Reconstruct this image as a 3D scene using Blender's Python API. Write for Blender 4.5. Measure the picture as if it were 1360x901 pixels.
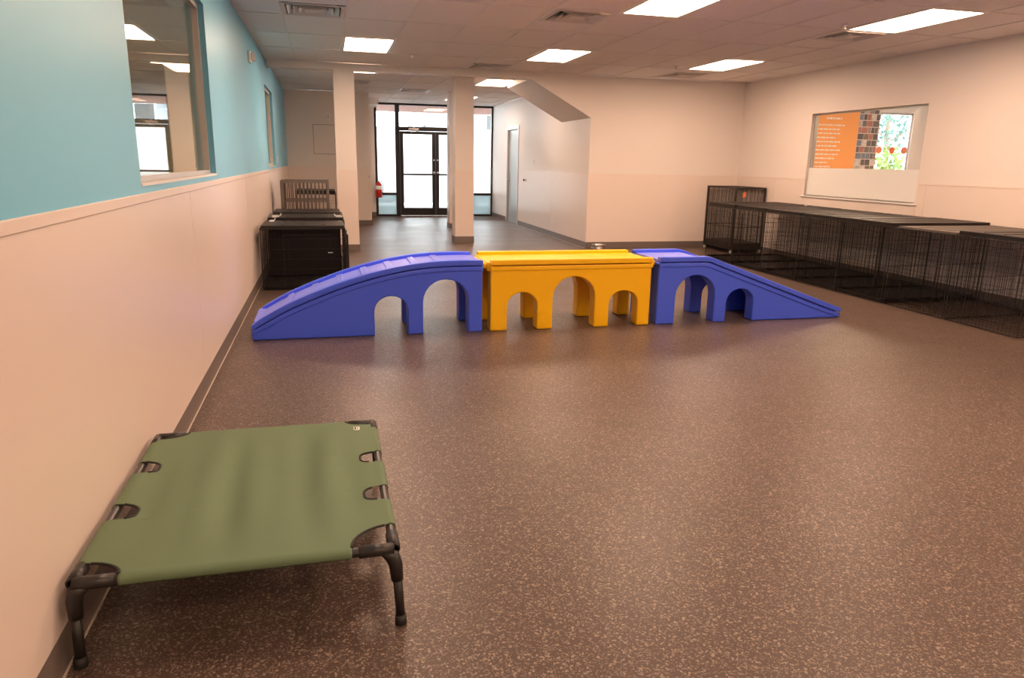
import bpy, bmesh, math, random
from mathutils import Vector, Matrix
random.seed(7)
for o in list(bpy.data.objects): bpy.data.objects.remove(o)
SC = bpy.context.scene
COL = SC.collection
PI = math.pi

# ------------------------------------------------------------------ camera, sky, exposure
cam = bpy.data.cameras.new('camera'); cam.sensor_width = 36; cam.lens = 952.756*36/1360
cam.clip_start = .05; cam.clip_end = 300
co = bpy.data.objects.new('camera', cam); COL.objects.link(co); SC.camera = co
def cam_axes(yaw, pitch, roll):
    fw = Vector((math.sin(yaw)*math.cos(pitch), math.cos(yaw)*math.cos(pitch), -math.sin(pitch)))
    rt = Vector((math.cos(yaw), -math.sin(yaw), 0)); up = rt.cross(fw)
    return math.cos(roll)*rt+math.sin(roll)*up, -math.sin(roll)*rt+math.cos(roll)*up, fw
r_, u_, f_ = cam_axes(.2517, .2420, .0183)
M = Matrix(((r_.x, u_.x, -f_.x, .7652), (r_.y, u_.y, -f_.y, 0), (r_.z, u_.z, -f_.z, 1.3907), (0, 0, 0, 1)))
co.matrix_world = M

W = bpy.data.worlds.new('overcast_sky'); SC.world = W; W.use_nodes = True
bg = W.node_tree.nodes['Background']; bg.inputs[0].default_value = (.86, .94, 1, 1); bg.inputs[1].default_value = 9.5
vs = SC.view_settings
vs.view_transform = 'Standard'; vs.look = 'None'; vs.gamma = 1; vs.use_curve_mapping = False
vs.exposure = 1.12
SC.cycles.max_bounces = 10; SC.cycles.diffuse_bounces = 6; SC.cycles.glossy_bounces = 4
SC.cycles.transparent_max_bounces = 24; SC.cycles.sample_clamp_indirect = 6
SC.cycles.caustics_reflective = False; SC.cycles.caustics_refractive = False
LAMP = 15.0
LAMP_COL = (1.0, .655, .45)

# ------------------------------------------------------------------ helpers
def mat(name, col, rough=.5, metal=0, spec=.5, bump=0, bscale=60, var=0, vscale=4, coat=0):
    m = bpy.data.materials.new(name); m.use_nodes = True
    nt = m.node_tree; b = nt.nodes['Principled BSDF']
    b.inputs['Base Color'].default_value = (*col, 1); b.inputs['Roughness'].default_value = rough
    b.inputs['Metallic'].default_value = metal; b.inputs['Specular IOR Level'].default_value = spec
    b.inputs['Coat Weight'].default_value = coat
    tc = nt.nodes.new('ShaderNodeTexCoord')
    if var:
        n = nt.nodes.new('ShaderNodeTexNoise'); n.inputs['Scale'].default_value = vscale; n.inputs['Detail'].default_value = 4
        nt.links.new(tc.outputs['Object'], n.inputs['Vector'])
        r = nt.nodes.new('ShaderNodeMapRange'); r.inputs[3].default_value = 1-var; r.inputs[4].default_value = 1+var
        nt.links.new(n.outputs[0], r.inputs[0])
        x = nt.nodes.new('ShaderNodeVectorMath'); x.operation = 'SCALE'; x.inputs[0].default_value = col
        nt.links.new(r.outputs[0], x.inputs['Scale']); nt.links.new(x.outputs[0], b.inputs['Base Color'])
    if bump:
        n = nt.nodes.new('ShaderNodeTexNoise'); n.inputs['Scale'].default_value = bscale; n.inputs['Detail'].default_value = 3
        nt.links.new(tc.outputs['Object'], n.inputs['Vector'])
        u = nt.nodes.new('ShaderNodeBump'); u.inputs['Strength'].default_value = bump; u.inputs['Distance'].default_value = .003
        nt.links.new(n.outputs[0], u.inputs['Height']); nt.links.new(u.outputs[0], b.inputs['Normal'])
    return m

def emis(name, col, s):
    m = bpy.data.materials.new(name); m.use_nodes = True; nt = m.node_tree; b = nt.nodes['Principled BSDF']
    b.inputs['Base Color'].default_value = (.9, .9, .9, 1)
    b.inputs['Emission Color'].default_value = (*col, 1); b.inputs['Emission Strength'].default_value = s
    return m

def glass_mat(name, tint=(.97, .99, .98), film=None, film_amt=0.0):
    m = bpy.data.materials.new(name); m.use_nodes = True; nt = m.node_tree; nt.nodes.clear()
    N = nt.nodes.new; out = N('ShaderNodeOutputMaterial')
    tr = N('ShaderNodeBsdfTransparent'); tr.inputs[0].default_value = (*tint, 1)
    gl = N('ShaderNodeBsdfGlossy'); gl.inputs['Roughness'].default_value = 0.01
    gl.inputs['Color'].default_value = (1, 1, 1, 1)
    geo = N('ShaderNodeNewGeometry'); mr = N('ShaderNodeMapRange'); mr.inputs[3].default_value = 1.5; mr.inputs[4].default_value = 1/1.5
    nt.links.new(geo.outputs['Backfacing'], mr.inputs[0])
    fr = N('ShaderNodeFresnel'); nt.links.new(mr.outputs[0], fr.inputs[0])
    mx = N('ShaderNodeMixShader'); nt.links.new(fr.outputs[0], mx.inputs[0])
    src = tr
    if film:
        df = N('ShaderNodeBsdfDiffuse'); df.inputs[0].default_value = (*film, 1)
        tl = N('ShaderNodeBsdfTranslucent'); tl.inputs[0].default_value = (*film, 1)
        a = N('ShaderNodeMixShader'); a.inputs[0].default_value = .45
        nt.links.new(df.outputs[0], a.inputs[1]); nt.links.new(tl.outputs[0], a.inputs[2])
        c = N('ShaderNodeMixShader'); c.inputs[0].default_value = film_amt
        nt.links.new(tr.outputs[0], c.inputs[1]); nt.links.new(a.outputs[0], c.inputs[2]); src = c
    nt.links.new(src.outputs[0], mx.inputs[1]); nt.links.new(gl.outputs[0], mx.inputs[2])
    nt.links.new(mx.outputs[0], out.inputs[0])
    return m

def floor_mat():
    m = mat('speckled_rubber', (.06, .05, .045), rough=.36, spec=.36)
    nt = m.node_tree; N = nt.nodes.new; b = nt.nodes['Principled BSDF']
    tc = N('ShaderNodeTexCoord')
    def flecks(scale, lo, hi):
        n = N('ShaderNodeTexNoise'); n.inputs['Scale'].default_value = 60; nt.links.new(tc.outputs['Object'], n.inputs['Vector'])
        ad = N('ShaderNodeVectorMath'); ad.operation = 'MULTIPLY_ADD'; ad.inputs[1].default_value = (.012, .012, 0)
        nt.links.new(n.outputs['Color'], ad.inputs[0]); nt.links.new(tc.outputs['Object'], ad.inputs[2])
        v = N('ShaderNodeTexVoronoi'); v.inputs['Scale'].default_value = scale; nt.links.new(ad.outputs[0], v.inputs['Vector'])
        s = N('ShaderNodeSeparateColor'); nt.links.new(v.outputs['Color'], s.inputs[0])
        r = N('ShaderNodeMapRange'); r.inputs[1].default_value = lo; r.inputs[2].default_value = hi
        nt.links.new(s.outputs[0], r.inputs[0]); return r, s
    r1, s1 = flecks(230, .76, .84)
    r2, s2 = flecks(150, .90, .95)
    c1 = N('ShaderNodeMix'); c1.data_type = 'RGBA'; c1.inputs[6].default_value = FL_BASE; c1.inputs[7].default_value = FL_A
    nt.links.new(r1.outputs[0], c1.inputs[0])
    c2 = N('ShaderNodeMix'); c2.data_type = 'RGBA'; c2.inputs[7].default_value = FL_B
    nt.links.new(c1.outputs[2], c2.inputs[6]); nt.links.new(r2.outputs[0], c2.inputs[0])
    nt.links.new(c2.outputs[2], b.inputs['Base Color'])
    n = N('ShaderNodeTexNoise'); n.inputs['Scale'].default_value = 1.6; n.inputs['Detail'].default_value = 5
    nt.links.new(tc.outputs['Object'], n.inputs['Vector'])
    rr = N('ShaderNodeMapRange'); rr.inputs[3].default_value = .30; rr.inputs[4].default_value = .46
    nt.links.new(n.outputs[0], rr.inputs[0]); nt.links.new(rr.outputs[0], b.inputs['Roughness'])
    n2 = N('ShaderNodeTexNoise'); n2.inputs['Scale'].default_value = 130; nt.links.new(tc.outputs['Object'], n2.inputs['Vector'])
    u = N('ShaderNodeBump'); u.inputs['Strength'].default_value = .35; u.inputs['Distance'].default_value = .002
    nt.links.new(n2.outputs[0], u.inputs['Height']); nt.links.new(u.outputs[0], b.inputs['Normal'])
    return m
FL_BASE = (.078, .052, .042, 1); FL_A = (.20, .145, .115, 1); FL_B = (.27, .21, .17, 1)

class MB:
    def __init__(s): s.v = []; s.f = []
    def add(s, vs, fs):
        k = len(s.v); s.v += [tuple(p) for p in vs]; s.f += [tuple(i+k for i in f) for f in fs]; return s
    def box(s, x0, y0, z0, x1, y1, z1):
        x0, x1 = min(x0, x1), max(x0, x1); y0, y1 = min(y0, y1), max(y0, y1); z0, z1 = min(z0, z1), max(z0, z1)
        return s.add([(x0,y0,z0),(x1,y0,z0),(x1,y1,z0),(x0,y1,z0),(x0,y0,z1),(x1,y0,z1),(x1,y1,z1),(x0,y1,z1)],
                     [(0,3,2,1),(4,5,6,7),(0,1,5,4),(1,2,6,5),(2,3,7,6),(3,0,4,7)])
    def rod(s, p, q, r, n=6, r2=None, cap=True):
        return s.tube([p, q], [r, r if r2 is None else r2], n, cap)
    def tube(s, pts, r, n=8, cap=True):
        pts = [Vector(p) for p in pts]; R = r if isinstance(r, (list, tuple)) else [r]*len(pts)
        d0 = (pts[1]-pts[0]).normalized(); a = Vector((0, 0, 1)) if abs(d0.z) < .9 else Vector((1, 0, 0))
        u = d0.cross(a).normalized(); V = []; 
        for i, p in enumerate(pts):
            d = (pts[min(i+1, len(pts)-1)]-pts[max(i-1, 0)]).normalized()
            u = (u-d*u.dot(d)).normalized(); w = d.cross(u)
            for k in range(n):
                t = 2*PI*(k+.5)/n; V.append(p+(u*math.cos(t)+w*math.sin(t))*R[i])
        F = []
        for i in range(len(pts)-1):
            for k in range(n):
                F.append((i*n+k, i*n+(k+1) % n, (i+1)*n+(k+1) % n, (i+1)*n+k))
        if cap: F += [tuple(range(n-1, -1, -1)), tuple(range((len(pts)-1)*n, len(pts)*n))]
        return s.add(V, F)
    def prism(s, poly, axis, a, b):
        # poly in the other two axes (axis 'y': (x,z); 'x': (y,z); 'z': (x,y))
        def P(p, t): return {'y': (p[0], t, p[1]), 'x': (t, p[0], p[1]), 'z': (p[0], p[1], t)}[axis]
        n = len(poly)
        area = sum(poly[i][0]*poly[(i+1) % n][1]-poly[(i+1) % n][0]*poly[i][1] for i in range(n))
        if (area < 0): poly = poly[::-1]
        V = [P(p, a) for p in poly]+[P(p, b) for p in poly]
        F = [tuple(range(n-1, -1, -1)), tuple(range(n, 2*n))]+[(i, (i+1) % n, n+(i+1) % n, n+i) for i in range(n)]
        if axis == 'y': F = [f[::-1] for f in F]
        if b < a: F = [f[::-1] for f in F]
        return s.add(V, F)
    def lathe(s, prof, c, n=20, axis='z'):
        V = []; F = []
        for (r, h) in prof:
            for k in range(n):
                t = 2*PI*k/n; x, y = r*math.cos(t), r*math.sin(t)
                V.append({'z': (c[0]+x, c[1]+y, c[2]+h), 'x': (c[0]+h, c[1]+x, c[2]+y), 'y': (c[0]+y, c[1]+h, c[2]+x)}[axis])
        for i in range(len(prof)-1):
            for k in range(n): F.append((i*n+k, i*n+(k+1) % n, (i+1)*n+(k+1) % n, (i+1)*n+k))
        return s.add(V, F)
    def mesh(s, name, m, smooth=False):
        me = bpy.data.meshes.new(name); me.from_pydata(s.v, [], s.f); me.update()
        for q in (m if isinstance(m, list) else [m]): me.materials.append(q)
        if smooth: me.polygons.foreach_set('use_smooth', [True]*len(me.polygons))
        return me
    def build(s, name, m, parent=None, smooth=False, bevel=0, seg=2, loc=None):
        me = s.mesh(name, m, smooth)
        o = bpy.data.objects.new(name, me); COL.objects.link(o)
        if parent is not None: o.parent = parent
        if loc: o.location = loc
        if bevel:
            b = o.modifiers.new('bevel', 'BEVEL'); b.width = bevel; b.segments = seg; b.limit_method = 'ANGLE'; b.angle_limit = math.radians(40)
            b.harden_normals = False
        return o

def link_mesh(name, me, parent=None, loc=(0, 0, 0), rz=0):
    o = bpy.data.objects.new(name, me); COL.objects.link(o); o.parent = parent; o.location = loc; o.rotation_euler = (0, 0, rz); return o
def tag(o, label=None, cat=None, group=None, kind=None):
    if label: o['label'] = label
    if cat: o['category'] = cat
    if group: o['group'] = group
    if kind: o['kind'] = kind
    return o
def thing(name, label, cat, loc=(0, 0, 0), rz=0, group=None):
    o = bpy.data.objects.new(name, None); COL.objects.link(o); o.location = loc; o.rotation_euler = (0, 0, rz)
    o.empty_display_size = .1
    return tag(o, label, cat, group)
def struct(o, label=None, cat=None): return tag(o, label, cat, None, 'structure')
def dup(root, label, loc, rz=0, group=None):
    r = root.copy(); COL.objects.link(r); r.location = loc; r.rotation_euler = (0, 0, rz); r['label'] = label
    if group: r['group'] = group
    for ch in root.children:
        c = ch.copy(); COL.objects.link(c); c.parent = r
        for g in ch.children:
            d = g.copy(); COL.objects.link(d); d.parent = c
    return r

# ------------------------------------------------------------------ materials
m_wall = mat('warm_white_paint', (.80, .745, .70), .5, bump=.05, bscale=180)
m_blue = mat('aqua_paint', (.19, .57, .80), .38, bump=.05, bscale=180)
m_frp = mat('wainscot_plastic', (.80, .70, .635), .32, bump=.12, bscale=220)
m_base = mat('taupe_rubber', (.17, .135, .12), .45)
m_caulk = mat('pale_caulk', (.62, .56, .50), .4)
m_floor = floor_mat()
m_tile = mat('ceiling_fibre', (.84, .79, .765), .9, bump=.4, bscale=300)
m_tbar = mat('white_grid_metal', (.80, .75, .73), .55)
m_plenum = mat('plenum_grey', (.4, .38, .36), .9)
m_lamp = emis('lamp_diffuser', LAMP_COL, LAMP); m_lamp_dim = emis('dimmed_lamp_diffuser', LAMP_COL, LAMP*.6)  # dimmed copy holds back light in the passage and near left wall
m_white = mat('white_enamel', (.82, .80, .78), .35)
m_ventm = mat('vent_enamel', (.66, .62, .59), .4)
m_dark = mat('duct_dark', (.03, .03, .03), .8)
m_bronze = mat('dark_bronze_metal', (.018, .016, .016), .4, metal=.3)
m_glass = glass_mat('clear_glass')
m_steel = mat('brushed_steel', (.62, .60, .57), .28, metal=1)
m_doorblue = mat('grey_blue_enamel', (.36, .43, .47), .3)
m_frost = glass_mat('frosted_film', film=(.92, .93, .92), film_amt=.93)
m_frost2 = glass_mat('frosted_lower_glass', film=(.50, .66, .70), film_amt=.8)
m_alu = mat('pale_aluminium', (.60, .58, .55), .35, metal=.6)
m_yellowtrim = mat('ochre_paint', (.75, .52, .10), .5)
m_roomy = mat('cream_paint', (.62, .58, .46), .6)
m_black = mat('black_plastic', (.018, .016, .015), .38)
m_blackr = mat('black_rubber', (.022, .02, .019), .6)
m_wire = mat('black_wire', (.017, .0145, .013), .35, metal=.2)
m_tray = mat('black_tray_plastic', (.015, .012, .011), .42, spec=.3)
m_trayg = mat('dusty_tray_plastic', (.11, .09, .078), .5)
m_cage = mat('gunmetal_paint', (.15, .125, .11), .4, metal=.3)
m_cagedk = mat('dark_hammered_paint', (.035, .029, .026), .4, metal=.3)
m_green = mat('green_canvas', (.125, .190, .105), .75, bump=.25, bscale=700, var=.05, vscale=3)
m_bind = mat('dark_binding', (.02, .02, .018), .8)
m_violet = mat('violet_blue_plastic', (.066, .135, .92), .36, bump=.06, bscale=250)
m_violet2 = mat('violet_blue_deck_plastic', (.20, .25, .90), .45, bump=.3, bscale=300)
m_yel = mat('yellow_plastic', (1.0, .56, .004), .36, bump=.06, bscale=250)
m_red = mat('red_enamel', (.55, .02, .02), .3)
m_clip = mat('white_plastic', (.80, .80, .80), .4)
m_orange = mat('orange_tag', (.85, .2, .08), .5)
m_label = mat('label_paper', (.8, .8, .78), .6)

# ------------------------------------------------------------------ room shell
H = 2.75; RX = 7.69; BY = 11.42; SY = 18.65; FY = -6.0; RAIL = 1.232; BH = .1056
fl = MB().box(-.12, FY-.12, -.12, RX+.12, SY+.06, 0).build('floor', m_floor); struct(fl, 'speckled dark rubber floor')

def wall_x(mb, x0, x1, y0, y1, z0, z1, holes):
    ys = sorted({y0, y1, *[h[0] for h in holes], *[h[1] for h in holes]})
    for a, b in zip(ys, ys[1:]):
        hs = [h for h in holes if h[0] <= a+1e-6 and h[1] >= b-1e-6]
        if not hs: mb.box(x0, a, z0, x1, b, z1)
        else:
            h = hs[0]
            if h[2] > z0: mb.box(x0, a, z0, x1, b, h[2])
            if h[3] < z1: mb.box(x0, a, h[3], x1, b, z1)
W1 = (3.42, 5.66, 1.262, 2.40); W2 = (10.85, 12.30, 1.262, 2.37)
mb = MB(); wall_x(mb, -.12, 0, FY, 16.2, 0, H, [W1, W2]); wl = struct(mb.build('wall_left', m_blue), 'long aqua wall above a cream wainscot')
W3 = (7.40, 9.55, .985, 2.15)
mb = MB(); wall_x(mb, RX, RX+.12, FY, BY+.14, 0, H, [W3]); wr = struct(mb.build('wall_right', m_wall), 'cream right wall with an internal window')
wb = struct(MB().box(4.95, BY, 0, RX, BY+.14, H).build('wall_back', m_wall))
# ceiling beam and the sloping bulkhead, both on the back wall's plane
bm_ = MB().box(0, BY, 2.655, 4.95, BY+.16, H).prism([(3.93, H), (3.93, 2.655), (4.95, 2.105), (4.95, H)], 'y', BY+.001, 12.95).build('wall_bulkhead', m_wall)
struct(bm_, 'ceiling beam with a sloping bulkhead beside the passage')
PX = 4.95; DD = (16.02, 17.02, 0, 2.14)
mb = MB(); wall_x(mb, PX, PX+.12, BY+.14, SY+.06, 0, H, [DD]); wp = struct(mb.build('wall_passage', m_wall), 'pale passage wall with a grey blue door')
ws = struct(MB().box(0, 16.07, 0, 1.70, 16.2, H).box(1.58, 16.2, 0, 1.70, SY, H).box(1.70, SY-.04, 0, 1.96, SY+.06, H).box(1.7, 17.4, 2.62, 1.99, SY, H).build('wall_storage', m_wall), 'grey end wall left of the passage')
wf = struct(MB().box(-.12, FY-.12, 0, RX+.12, FY, H).build('wall_front', m_wall))

def wainscot_x(parent, x, sgn, y0, y1, start, skip=(), PW=3.05):
    """plastic sheets on an x-facing wall, each its own panel"""
    edges = [start+PW*k for k in range(-12, 14)]
    edges = [y0]+[e for e in edges if y0+.05 < e < y1-.05]+[y1]
    for a, b in zip(edges, edges[1:]):
        for s0, s1 in skip:
            if a < s0 < b and b <= s1: b = s0
        segs = [(a, b)]
        for s0, s1 in skip:
            segs = [q for (p, r) in segs for q in ([(p, r)] if r <= s0 or p >= s1 else [(p, s0), (s1, r)]) if q[1]-q[0] > .02]
        for p, r in segs:
            MB().box(x, p+.003, BH-.01, x+sgn*.004, r-.003, RAIL-.02).build('wall_panel', m_frp, parent, bevel=.0015, seg=1)
def wainscot_y(parent, y, x0, x1, start):
    edges = [x0]+[start+1.22*k for k in range(-6, 8) if x0+.05 < start+1.22*k < x1-.05]+[x1]
    for a, b in zip(edges, edges[1:]):
        MB().box(a+.003, y, BH-.01, b-.003, y-.004, RAIL-.02).build('wall_panel', m_frp, parent, bevel=.0015, seg=1)
wainscot_x(wl, 0, 1, FY, 16.07, 4.52)
wainscot_x(wr, RX, -1, FY, BY, 4.2, [(W3[0]-.02, W3[1]+.02)])
for s0 in ((W3[0]-.02, W3[1]+.02),):
    MB().box(RX, s0[0], BH-.01, RX-.004, s0[1], W3[2]-.03).build('wall_panel', m_frp, wr)
wainscot_x(wp, PX, -1, BY+.0, SY, 13.5, [(15.94, 17.10)], 2.44)
wainscot_y(wb, BY, PX, RX, 6.2)
wainscot_y(ws, 16.07, 0, 1.70, .9)
# top trims
def trimx(n, x, sgn, y0, y1, m=m_frp): return struct(MB().box(x, y0, RAIL-.024, x+sgn*.008, y1, RAIL).build(n, m, bevel=.002, seg=1))
struct(MB().box(0, FY, RAIL-.038, .010, 16.07, RAIL).build('trim_1', m_frp, bevel=.003, seg=1))
mb = MB(); 
for a, b in ((FY, W3[0]-.02), (W3[1]+.02, BY)): mb.box(RX, a, RAIL-.02, RX-.007, b, RAIL)
struct(mb.build('trim_2', m_frp))
mb = MB().box(PX, BY-.007, RAIL-.02, RX, BY, RAIL); struct(mb.build('trim_3', m_frp))
mb = MB().box(PX, BY, RAIL-.02, PX-.007, 15.94, RAIL).box(PX, 17.10, RAIL-.02, PX-.007, SY, RAIL); struct(mb.build('trim_4', m_frp))
struct(MB().box(0, 16.063, RAIL-.02, 1.7, 16.07, RAIL).build('trim_5', m_frp))
# baseboards with a pale caulk bead at the foot
def bbx(n, x, sgn, segs):
    mb = MB(); ck = MB()
    for a, b in segs:
        mb.prism([(0, 0), (.011, 0), (.007, .02), (.006, BH), (0, BH)], 'y', a, b)
        ck.box(.011, a, 0, .017, b, .004)
    for q in (mb, ck): q.v = [(x+sgn*p[0], p[1], p[2]) for p in q.v]
    if sgn < 0:
        for q in (mb, ck): q.f = [f[::-1] for f in q.f]
    o = struct(mb.build(n, m_base)); ck.build('caulk_bead', m_caulk, o); return o
bbx('baseboard_left', 0, 1, [(FY, 16.07)])
bbx('baseboard_right', RX, -1, [(FY, BY)])
bbx('baseboard_passage', PX, -1, [(BY, 15.94), (17.10, SY)])
struct(MB().box(PX-.006, BY-.01, 0, RX, BY, BH).build('baseboard_back', m_base))
struct(MB().box(0, 16.06, 0, 1.71, 16.07, BH).box(1.70, 16.06, 0, 1.71, SY-.04, BH).box(1.71, SY-.05, 0, 1.96, SY-.04, BH).build('baseboard_storage', m_base))

# columns
def column(x0, y0, w, d, ztop):
    c = struct(MB().box(x0, y0, 0, x0+w, y0+d, ztop).build('wall_column', m_wall), None)
    mb = MB()
    t = .004
    mb.box(x0-t, y0-t, BH, x0+w+t, y0, RAIL-.02).box(x0-t, y0, BH, x0, y0+d, RAIL-.02).box(x0+w, y0, BH, x0+w+t, y0+d, RAIL-.02).box(x0-t, y0+d, BH, x0+w+t, y0+d+t, RAIL-.02)
    mb.build('wainscot_sheet', m_frp, c)
    t = .008
    def ring(t, z0, z1): return MB().box(x0-t, y0-t, z0, x0+w+t, y0, z1).box(x0-t, y0, z0, x0, y0+d, z1).box(x0+w, y0, z0, x0+w+t, y0+d, z1).box(x0-t, y0+d, z0, x0+w+t, y0+d+t, z1)
    ring(.008, RAIL-.02, RAIL).build('rail_trim', m_frp, c)
    b = ring(.010, 0, BH).build('base_trim', m_base, c)
    return c
column(.925, BY-.004, .30, .30, H)['label'] = 'cream column under the beam behind the left crates'
column(2.92, 12.50, .32, .30, H)['label'] = 'cream column nearest the bridge at the passage mouth'
column(3.265, 15.2, .30, .30, H)['label'] = 'cream column half hidden behind the passage mouth column'

# ------------------------------------------------------------------ ceiling: slab, grid, single tiles
ce = struct(MB().box(-.12, FY-.12, H+.10, RX+.12, SY+.06, H+.15).build('ceiling', m_plenum), 'suspended ceiling of white fibre tiles')
XS = [0, .41]+[.41+.61*k for k in range(1, 12)]+[RX]
XS = [x for x in XS if x < RX-.05]+[RX]
TY = 1.13
YM = [5.6+TY*k for k in range(-10, 6)]            # main room boundaries
YM = [FY]+[y for y in YM if y > FY+.05 and y < BY-.1]+[BY]
YP = [BY+.16, 12.53, 13.69, 14.85, 16.07, 17.3, 18.61]
lights = {}; vents = {}
def cell(x, y, ys):
    i = max(k for k in range(len(XS)) if XS[k] <= x+.05); j = max(k for k in range(len(ys)) if ys[k] <= y+.05); return i, j
LIGHTS_M = [(x, y) for y in (8.99, 5.6, 2.21, -1.18, -4.57) for x in (1.02, 3.46, 5.90)]
LIGHTS_P = [(1.02, 11.6), (3.46, 12.53), (3.46, 16.07)]
VENTS_M = [(.41, 7.28), (2.85, 6.73), (5.90, 6.73), (2.85, 10.70), (5.90, 10.50)]
VENTS_P = [(2.24, 14.86), (1.02, 13.72)]
tile_cache = {}
def tile(x0, y0, x1, y1):
    g = .011
    w, d = x1-x0-2*g, y1-y0-2*g
    if w < .03 or d < .03: return
    key = (round(w, 3), round(d, 3))
    if key not in tile_cache:
        tile_cache[key] = MB().box(0, 0, 0, w, d, .014).mesh('ceiling_tile', m_tile)
    link_mesh('ceiling_tile', tile_cache[key], ce, (x0+g, y0+g, H+.002+random.uniform(0, .0015)))
tb = MB()
def grid(ys, xmax, L, V, xmin=0):
    for j in range(len(ys)-1):
        for i in range(len(XS)-1):
            x0, x1 = XS[i], min(XS[i+1], xmax)
            if x0 >= xmax-.02: continue
            if ys is YP and ys[j] >= 16 and x1 <= 1.75: continue
            if any(abs(x0-lx) < .05 and abs(ys[j]-ly) < .08 for lx, ly in L): continue
            vv = [v for v in V if abs(v[0]-x0) < .05 and ys[j]-.05 <= v[1] < ys[j+1]-.1]
            if vv:
                a = vv[0][1]; b = min(a+.58, ys[j+1])
                if a-ys[j] > .06: tile(x0, ys[j], x1, a)
                if ys[j+1]-b > .06: tile(x0, b, x1, ys[j+1])
            else: tile(x0, ys[j], x1, ys[j+1])
    for x in XS:
        if x <= xmax: tb.box(x-.012, ys[0], H-.004, x+.012, ys[-1], H+.002)
    for y in ys: tb.box(0, y-.012, H-.003, xmax, y+.012, H+.002)
grid(YM, RX, LIGHTS_M, VENTS_M); grid(YP, PX, LIGHTS_P, VENTS_P)
tag(tb.build('grid_bars', m_tbar, ce), kind='stuff')

def ceiling_light(x, y, d, label, group=None, ml=None):
    t = thing('ceiling_light', label, 'light', (x, y, H), 0, group)
    w = .61
    MB().box(.0, 0, -.006, .035, d, .02).box(w-.035, 0, -.006, w, d, .02).box(.035, 0, -.006, w-.035, .035, .02).box(.035, d-.035, -.006, w-.035, d, .02).build('frame', m_white, t)
    MB().box(.035, .035, .0, w-.035, d-.035, .006).build('diffuser', ml or m_lamp, t)
names = {(1.02, 8.99): 'square white lamp panel nearest the beam and the aqua wall', (3.46, 8.99): 'lamp panel in the middle of the row nearest the beam',
         (5.90, 8.99): 'lamp panel of the beam row nearest the far right corner', (3.46, 5.6): 'lamp panel cut by the top edge above the yellow bridge',
         (5.90, 5.6): 'long bright lamp panel near the right wall at top right', (1.02, 5.6): 'lamp panel of which only a sliver shows at top left'}
for (x, y) in LIGHTS_M:
    ceiling_light(x, y, TY, names.get((x, y), 'ceiling lamp panel over the part of the room behind the viewer'), 'ceiling lamp panels' if (x, y) in names else 'lamp panels behind the viewer', m_lamp_dim if x < 2 and y < 3 else m_lamp)
ceiling_light(1.02, 11.59, .93, 'lamp panel mostly hidden by the beam behind the left column', 'passage lamp panels', m_lamp_dim)
ceiling_light(3.46, 12.53, 1.16, 'lamp panel beside the sloping bulkhead beyond the beam', 'passage lamp panels', m_lamp_dim)
ceiling_light(3.46, 16.07, 1.2, 'lamp panel deep in the passage close to the entrance doors', 'passage lamp panels', m_lamp_dim)

def vent(x, y, label, s=.58):
    t = thing('ceiling_vent', label, 'vent', (x+.305, y+s/2, H), 0, 'ceiling air vents')
    h = s/2
    MB().box(-h, -h, .070, h, h, .076).build('backing', m_dark, t)
    def ring(a, b, za, zb):
        V = []; F = []
        for (r, z) in ((a, za), (b, zb)):
            V += [(-r, -r, z), (r, -r, z), (r, r, z), (-r, r, z)]
        V += [(p[0], p[1], p[2]+.004) for p in V]
        for k in range(4):
            n = (k+1) % 4; F += [(k, 4+k, 4+n, n), (8+k, 8+n, 12+n, 12+k), (k, n, 8+n, 8+k), (4+k, 12+k, 12+n, 4+n)]
        return MB().add(V, F)
    ring(h, h-.04, -.006, -.004).build('frame', m_ventm, t)
    for a, b in ((h-.052, h-.095), (h-.107, h-.150), (h-.162, h-.200)): ring(a, b, -.010, .028).build('louver', m_ventm, t)
    MB().box(-.075, -.075, -.012, .075, .075, -.006).build('centre_plate', m_ventm, t)
VL = ['square air vent nearest the aqua wall at the top edge', 'louvred air vent between the two middle lamp panels', 'louvred air vent beside the long lamp at top right',
      'air vent just before the beam above the passage column', 'air vent just before the back wall at the right']
for v, l in zip(VENTS_M, VL): vent(*v, l)
vent(2.24, 14.86, 'air vent in the passage ceiling before the entrance doors'); vent(1.02, 13.72, 'air vent behind the beam beside the left column')
for (x, y, l) in ((1.93, 10.1, 'small sprinkler head right of the square lamp by the beam'), (5.72, 6.5, 'small sprinkler head beside the top right air vent'), (5.62, 9.85, 'small sprinkler head above the back wall')):
    t = thing('sprinkler_head', l, 'sprinkler', (x, y, H), 0, 'sprinkler heads')
    MB().lathe([(0, -.002), (.035, -.004), (.03, -.010), (.012, -.012), (.010, -.035)], (0, 0, 0), 12).build('escutcheon', m_white, t, smooth=True)
    MB().lathe([(0, -.038), (.02, -.04), (.02, -.043), (0, -.044)], (0, 0, 0), 10).rod((.012, 0, -.01), (.012, 0, -.04), .002, 4).rod((-.012, 0, -.01), (-.012, 0, -.04), .002, 4).build('deflector', m_steel, t)

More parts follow.
